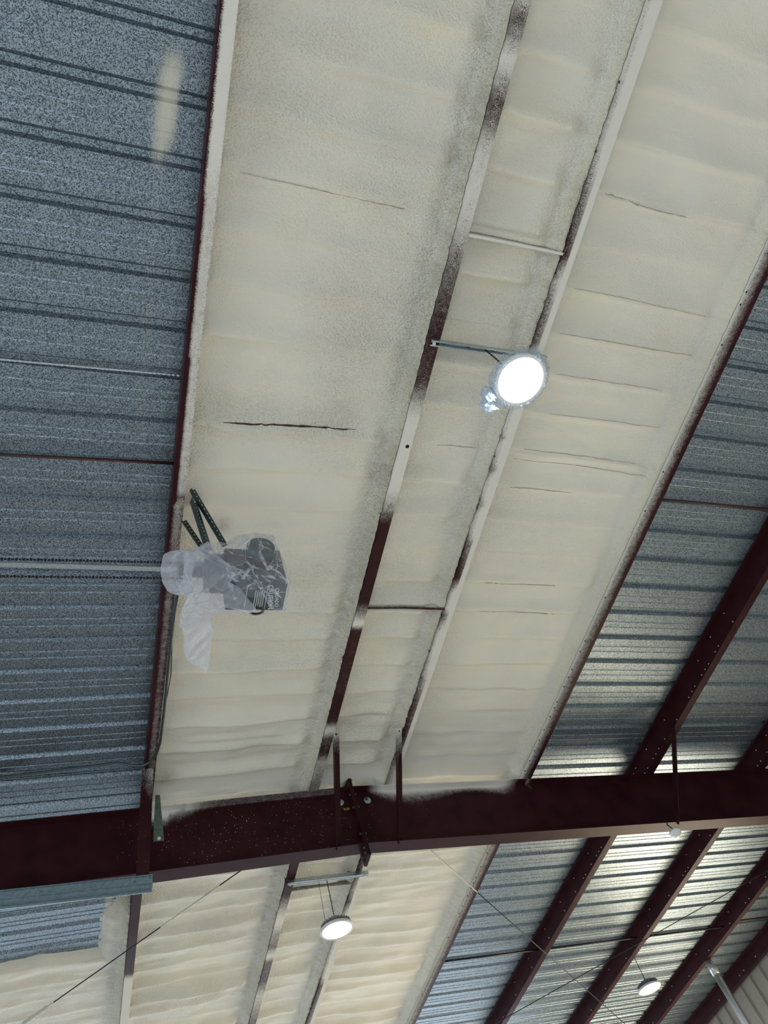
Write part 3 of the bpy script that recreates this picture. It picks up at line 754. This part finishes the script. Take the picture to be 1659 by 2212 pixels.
def down(x, y, ang, z=zb-.0025): return Matrix.Translation((x, y, z)) @ Matrix.Rotation(ang, 4, 'Z') @ Matrix.Rotation(math.pi, 4, 'X')
text_mesh('print', 'CAUTION', .042, INK, down(OX+.085, OY+.0, math.radians(83)), lab)
text_mesh('print', 'CUIDADO', .032, INK, down(OX+.125, OY+.0, math.radians(83)), lab)
mb = MB()
for k in range(5):
    mb.box((OX-.01+k*.013, OY+.012, zb-.0022), (.0035, .13-.012*(k % 3), .001))
mb.box((OX-.065, OY, zb-.0022), (.003, .18, .001)); mb.box((OX+.06, OY, zb-.0022), (.002, .18, .001))
under(mb.obj('small_print', INK), lab)
mb = MB(); mb.lathe([(.033, -.006), (.045, -.006), (.047, 0), (.045, .006), (.033, .006), (.031, 0), (.033, -.006)], (OX+.02, OY+.125, OZ-.165), 28, Matrix.Rotation(math.radians(25), 3, 'X')); under(mb.obj('lifting_ring', DARK), op)
mb = MB(); mb.tube([(OX-.10, OY-.10, OZ-.15), (OX-.06, OY-.14, OZ-.10), (OX-.02, OY-.13, OZ-.04)], .012, 8); under(mb.obj('flexible_conduit', GALV), op)
# perforated hanger angles
def perf(p, q, w, side):
    p = Vector(p); q = Vector(q)
    a = angle_bar(p, q, w, .003, DARKGALV, 'hanger_angle', op, side=side)
    d = q-p; L = d.length; d.normalize(); s_ = (side-d*side.dot(d)).normalized(); nn = d.cross(s_)
    nh = int(L/.034)
    for k in range(nh):
        c = p + d*(.02+k*.034) + s_*(.1*w) ; Mq = Matrix((s_, d, nn)).transposed()
        mb = MB(); mb.lathe([(.0001, -.0022), (.0048, -.0022), (.0048, .0042), (.0001, .0042)], c, 8, Mq)
        h_ = mb.obj('hole', BRIGHT); under(h_, a)
perf((.460, 2.60, 4.34+EYE), (.535, 2.66, 3.88+EYE), .050, Vector((1, .2, 0)))
perf((.445, 2.52, 4.37+EYE), (.660, 2.74, 4.05+EYE), .042, Vector((1, .2, 0)))
perf((.415, 2.76, 4.36+EYE), (.550, 2.80, 4.02+EYE), .034, Vector((1, -.3, 0)))

# bag: star-shaped lobes around the unit, each an inflated, creased shell
BC = Vector((.63, 2.75, 3.71+EYE)); PXM = 4.54/1598.27; BPX = (485.0, 1250.0)
def lobe(pts, c, T, push, seed, m_, name, par, wr_=.010, dens=8):
    pts = [Vector(((x-BPX[0])*PXM, (y-BPX[1])*PXM)) for x, y in pts]; c = Vector(((c[0]-BPX[0])*PXM, (c[1]-BPX[1])*PXM))
    ring = []
    for i in range(len(pts)):
        a, b = pts[i], pts[(i+1) % len(pts)]; a0 = pts[i-1]; b1 = pts[(i+2) % len(pts)]
        for k in range(dens):
            u = k/dens
            q = .5*((2*a) + (b-a0)*u + (2*a0-5*a+4*b-b1)*u*u + (-a0+3*a-3*b+b1)*u**3); ring.append(q)
    n = len(ring); R = 22; vs = []; fs = []
    for sgn in (1, -1):
        for i in range(R+1):
            s_ = math.cos(i/R*math.pi/2); hh = math.sin(i/R*math.pi/2)**.8
            for k in range(n):
                q = c + (ring[k]-c)*s_
                rd = abs(float(fbm(q.x*9, q.y*5+3, seed, 3))-.5)*2
                rd2 = abs(float(fbm((q.x+q.y)*13, (q.x-q.y)*3+7, seed+9, 3))-.5)*2
                d = T*hh*sgn + (wr_*2.6*(rd+rd2-.5))*hh
                P_ = BC + CR*q.x + CD*q.y - CF*(d+push)
                vs.append(P_)
    for g_ in range(2):
        o_ = g_*(R+1)*n
        for i in range(R):
            for k in range(n): fs.append((o_+i*n+k, o_+i*n+(k+1) % n, o_+(i+1)*n+(k+1) % n, o_+(i+1)*n+k))
    mb = MB(); mb.add(vs, fs); o = mb.obj(name, m_, smooth=True); under(o, par); return o
bag = thing('plastic_bag', 'crumpled translucent plastic sheeting draped over the door opener', 'plastic sheeting', BC)
lobe([(466, 1174), (483, 1174), (500, 1163), (512, 1157), (543, 1152), (572, 1154), (588, 1160), (593, 1177), (604, 1198), (613, 1220), (619, 1247), (624, 1262), (619, 1290), (620, 1306), (612, 1319), (590, 1319), (584, 1298), (572, 1292), (552, 1292), (520, 1290), (490, 1262), (474, 1225)], (552, 1228), .19, -.05, 3, FILM, 'cover', bag, .013)
lobe([(442, 1174), (457, 1171), (469, 1198), (493, 1218), (514.6, 1234.6), (524, 1256), (534, 1288), (552, 1313), (549, 1321), (531, 1321), (502, 1313), (478, 1314), (445, 1327), (430, 1338), (394, 1354), (391, 1338), (396, 1316), (407, 1290), (403, 1272), (399, 1249), (402, 1208), (406, 1189), (425, 1185)], (460, 1262), .12, .02, 11, FILM2, 'drape', bag, .016)
lobe([(358, 1195), (382, 1188), (404, 1188), (420, 1200), (415, 1240), (404, 1262), (408, 1286), (394, 1287), (377, 1283), (363, 1275), (351, 1252), (349, 1228), (352, 1208)], (382, 1236), .09, .0, 19, FILM2, 'pouch', bag, .012)
lobe([(394, 1353), (412, 1338), (432, 1330), (454, 1327), (457, 1341), (461, 1358), (458, 1377), (453, 1411), (447, 1450), (430, 1442), (406, 1428), (398, 1406), (396, 1370)], (428, 1380), .03, .0, 27, FILM4, 'tail', bag, .010)
lobe([(440, 1330), (462, 1318), (480, 1312), (505, 1311), (540, 1316), (550, 1320), (520, 1324), (490, 1327), (465, 1329)], (492, 1319), .05, -.08, 33, FILM2, 'fold', bag, .006, 6)
# opener rail and its two roller chains
dr = thing('opener_rail', 'slim galvanised opener rail running left from the bagged opener', 'rail', (-.8, 2.9, 3.86+EYE))
mb = MB(); mb.box((-1.9, 2.93, 4.04+EYE), (4.6, .035, .004)); mb.box((-1.9, 2.93, 4.055+EYE), (4.6, .004, .03)); under(mb.obj('track', GALV), dr)
def chain(p, q, label, sag=0):
    mb = MB(); p = Vector(p); q = Vector(q); n = int((q-p).length/.019)
    for k in range(n):
        u = (k+.5)/n; c = p.lerp(q, u) - Vector((0, 0, sag*4*u*(1-u)))
        mb.box(c, (.014 if k % 2 else .016, .010 if k % 2 else .006, .013 if k % 2 else .009))
    o = mb.obj('roller_chain', DARK); tag(o, label, 'chain', 'roller chains of the opener'); return o
chain((-3.5, 2.80, 3.862+EYE), (.40, 2.74, 3.85+EYE), 'upper black roller chain running left from the bag')
chain((-3.5, 2.87, 3.78+EYE), (.42, 2.80, 3.77+EYE), 'lower black roller chain running left from the bag')

# ------------------------------------------------------------------ rods, conduits, cables
def rod(pts, r, m_, name, label, cat, group=None, n=8):
    mb = MB(); mb.tube(pts, r, n); o = mb.obj(name, m_, smooth=True); tag(o, label, cat, group); return o
def roofpt(x, y, off): return Vector((x, y, zdeck(x)-off))
OXP = simple('plain_oxide', (.05, .014, .014), .45, 0, 0, 20, .2)
rod([roofpt(-3, 2.40, .10), roofpt(WEB[0], 2.365, .10)], .011, OXP, 'sag_rod', 'dark red sag rod between decking ribs left of the leftmost purlin', 'rod', 'sag rods')
rod([roofpt(WEB[3], 2.362, .10), roofpt(WEB[4], 2.355, .10)], .013, OXP, 'sag_rod', 'dark red sag rod between the foam edge and the first bare purlin', 'rod', 'sag rods')
for a, b, yy, txt in ((3, 4, 9.27, 'thick dark sag rod in the bay next to the foam, beyond the rafter'), (4, 5, 9.27, 'dark sag rod between the first and second bare purlins, beyond the rafter'), (5, 6, 9.27, 'dark sag rod between the second and third bare purlins near the small lamp')):
    rod([roofpt(WEB[a], yy, .10), roofpt(WEB[b], yy, .10)], .013, DARK, 'sag_rod', txt, 'rod', 'sag rods')
rod([roofpt(WEB[6], 9.15, .10), roofpt(WEB[7], 9.15, .10)], .014, OXP, 'sag_rod', 'reddish sag rod in the last bay before the eave, at the right edge', 'rod', 'sag rods')
# flexible conduit lying in a rib
mb = MB(); y0_ = 1.80; pts = [roofpt(x, y0_-.012*(x+.7), .012) for x in np.linspace(-3, .33, 240)]
mb.tube(pts, .008, 8, rs=[.0085 if k % 2 else .0062 for k in range(240)]); o = mb.obj('flexible_conduit', GALV); tag(o, 'thin ribbed metal conduit lying along a decking rib at left', 'conduit')
# rigid conduit that turns along the leftmost purlin
bend = [Vector((-3, 5.30, zdeck(-3)-.035)), Vector((-.784, 5.36, 4.486+EYE)), Vector((.10, 5.21, 4.44+EYE)), Vector((.24, 5.165, 4.36+EYE))]
bend += [Vector((.30, 5.14, 4.335+EYE)), Vector((.355, 5.09, 4.33+EYE)), Vector((.395, 5.00, 4.33+EYE)), Vector((.414, 4.88, 4.335+EYE)), Vector((.418, 4.6, 4.338+EYE)), Vector((.414, 3.9, 4.340+EYE)), Vector((.412, 3.0, 4.342+EYE))]
rod(bend, .011, DARKGALV, 'conduit', 'grey conduit crossing the decking and bending along the leftmost purlin', 'conduit', n=10)
wob = [Vector((.428+.012*math.sin(k*1.3)*(k > 2), 3.0+.19*k, 4.345+EYE)) for k in range(10)]
rod(wob, .0035, DARK, 'cable', 'thin black wavy cable beside the leftmost purlin below the bag', 'cable')
# roof bracing cables
def brace(pts, label, foam=None):
    pts = [Vector(p) for p in pts]
    mb = MB(); mb.tube(pts, .0058, 8); o = mb.obj('bracing_cable', DARK, smooth=True); tag(o, label, 'cable', 'diagonal roof bracing cables')
    if foam:
        a, b, r = foam; p, q = pts[0], pts[-1]; n = 60
        pp = [p.lerp(q, a+(b-a)*k/n) for k in range(n+1)]
        rs = [max(.004, r*(.6+.8*float(vnoise(k*.35, 2, 3)))*min(1, .3+.1*min(k, n-k))) for k in range(n+1)]
        mb = MB(); mb.tube(pp, r, 8, rs=rs); under(mb.obj('foam_coating', FOAMP, smooth=True), o)
Z0 = EYE
def cab(x0, y0, x1, y1, off=.25): return [(x0, y0, zdeck(x0)-off), (x1, y1, zdeck(x1)-off)]
brace(cab(-2.6, 10.91, 2.05, 5.88), 'black bracing cable at lower left, foam coated near both ends', None)
c_ = cab(-2.6, 10.91, 2.05, 5.88)
def coat(a, b, r, par):
    p, q = Vector(c_[0]), Vector(c_[1]); n = 46
    pp = [p.lerp(q, a+(b-a)*k/n) for k in range(n+1)]
    rs = [max(.0065, r*(.5+.9*float(vnoise(k*.45, 2, 3+int(a*10))))*min(1, .3+.15*min(k, n-k))) for k in range(n+1)]
    mb = MB(); mb.tube(pp, r, 8, rs=rs); under(mb.obj('foam_coating', FOAMP, smooth=True), par)
par = [o for o in COL.objects if o.name.startswith('bracing_cable')][-1]
coat(.36, .485, .016, par); coat(.69, .80, .008, par)
sl = (9.43-6.652)/(6.2-3.234)
brace(cab(2.52, 5.88, 8.85, 12.54), 'thin bracing cable running from the rafter down to the lower right', (.0, .27, .009))
brace(cab(9.8, 6.10, 4.2, 12.0, .275), 'dark bracing cable crossing the bare bays near the small lamp')

# ------------------------------------------------------------------ detector and pipe
dt = thing('smoke_detector', 'white round detector hanging under the rafter at right', 'detector', (5.47, 5.69, 3.597+EYE))
zc = 3.575+EYE
mb = MB(); mb.lathe([(.0001, .035), (.055, .035), (.062, .02), (.062, .008), (.058, 0)], (5.47, 5.70, zc), 36); under(mb.obj('base', WHITEP, smooth=True), dt)
mb = MB(); mb.lathe([(.058, 0), (.050, -.016), (.034, -.022), (.032, -.030), (.0001, -.034)], (5.47, 5.70, zc), 36); under(mb.obj('sensor_dome', WHITEP, smooth=True), dt)
mb = MB(); mb.tube([(5.47, 5.70, zc+.03), (5.47, 5.71, zc+.07), (5.46, 5.73, zbot(5.47)-BEAM_H+.005)], .006, 8); under(mb.obj('cord', DARK), dt)
PIPEM = simple('bright_zinc_pipe', (.62, .64, .64), .35, .7, 0, 40, .12)
pp = thing('steel_pipe', 'round galvanised pipe rising to the third bare purlin in front of the tan wall', 'pipe', (8.72, 10.0, 0))
mb = MB(); mb.tube([(8.72, 10.02, 0), (8.72, 10.02, 4.03+EYE)], .052, 28); under(mb.obj('tube', PIPEM, smooth=True), pp)
mb = MB(); mb.tube([(8.72, 10.02, 3.99+EYE), (8.72, 10.02, zbot(8.72)+.0)], .058, 28); under(mb.obj('coupling', PIPEM, smooth=True), pp)
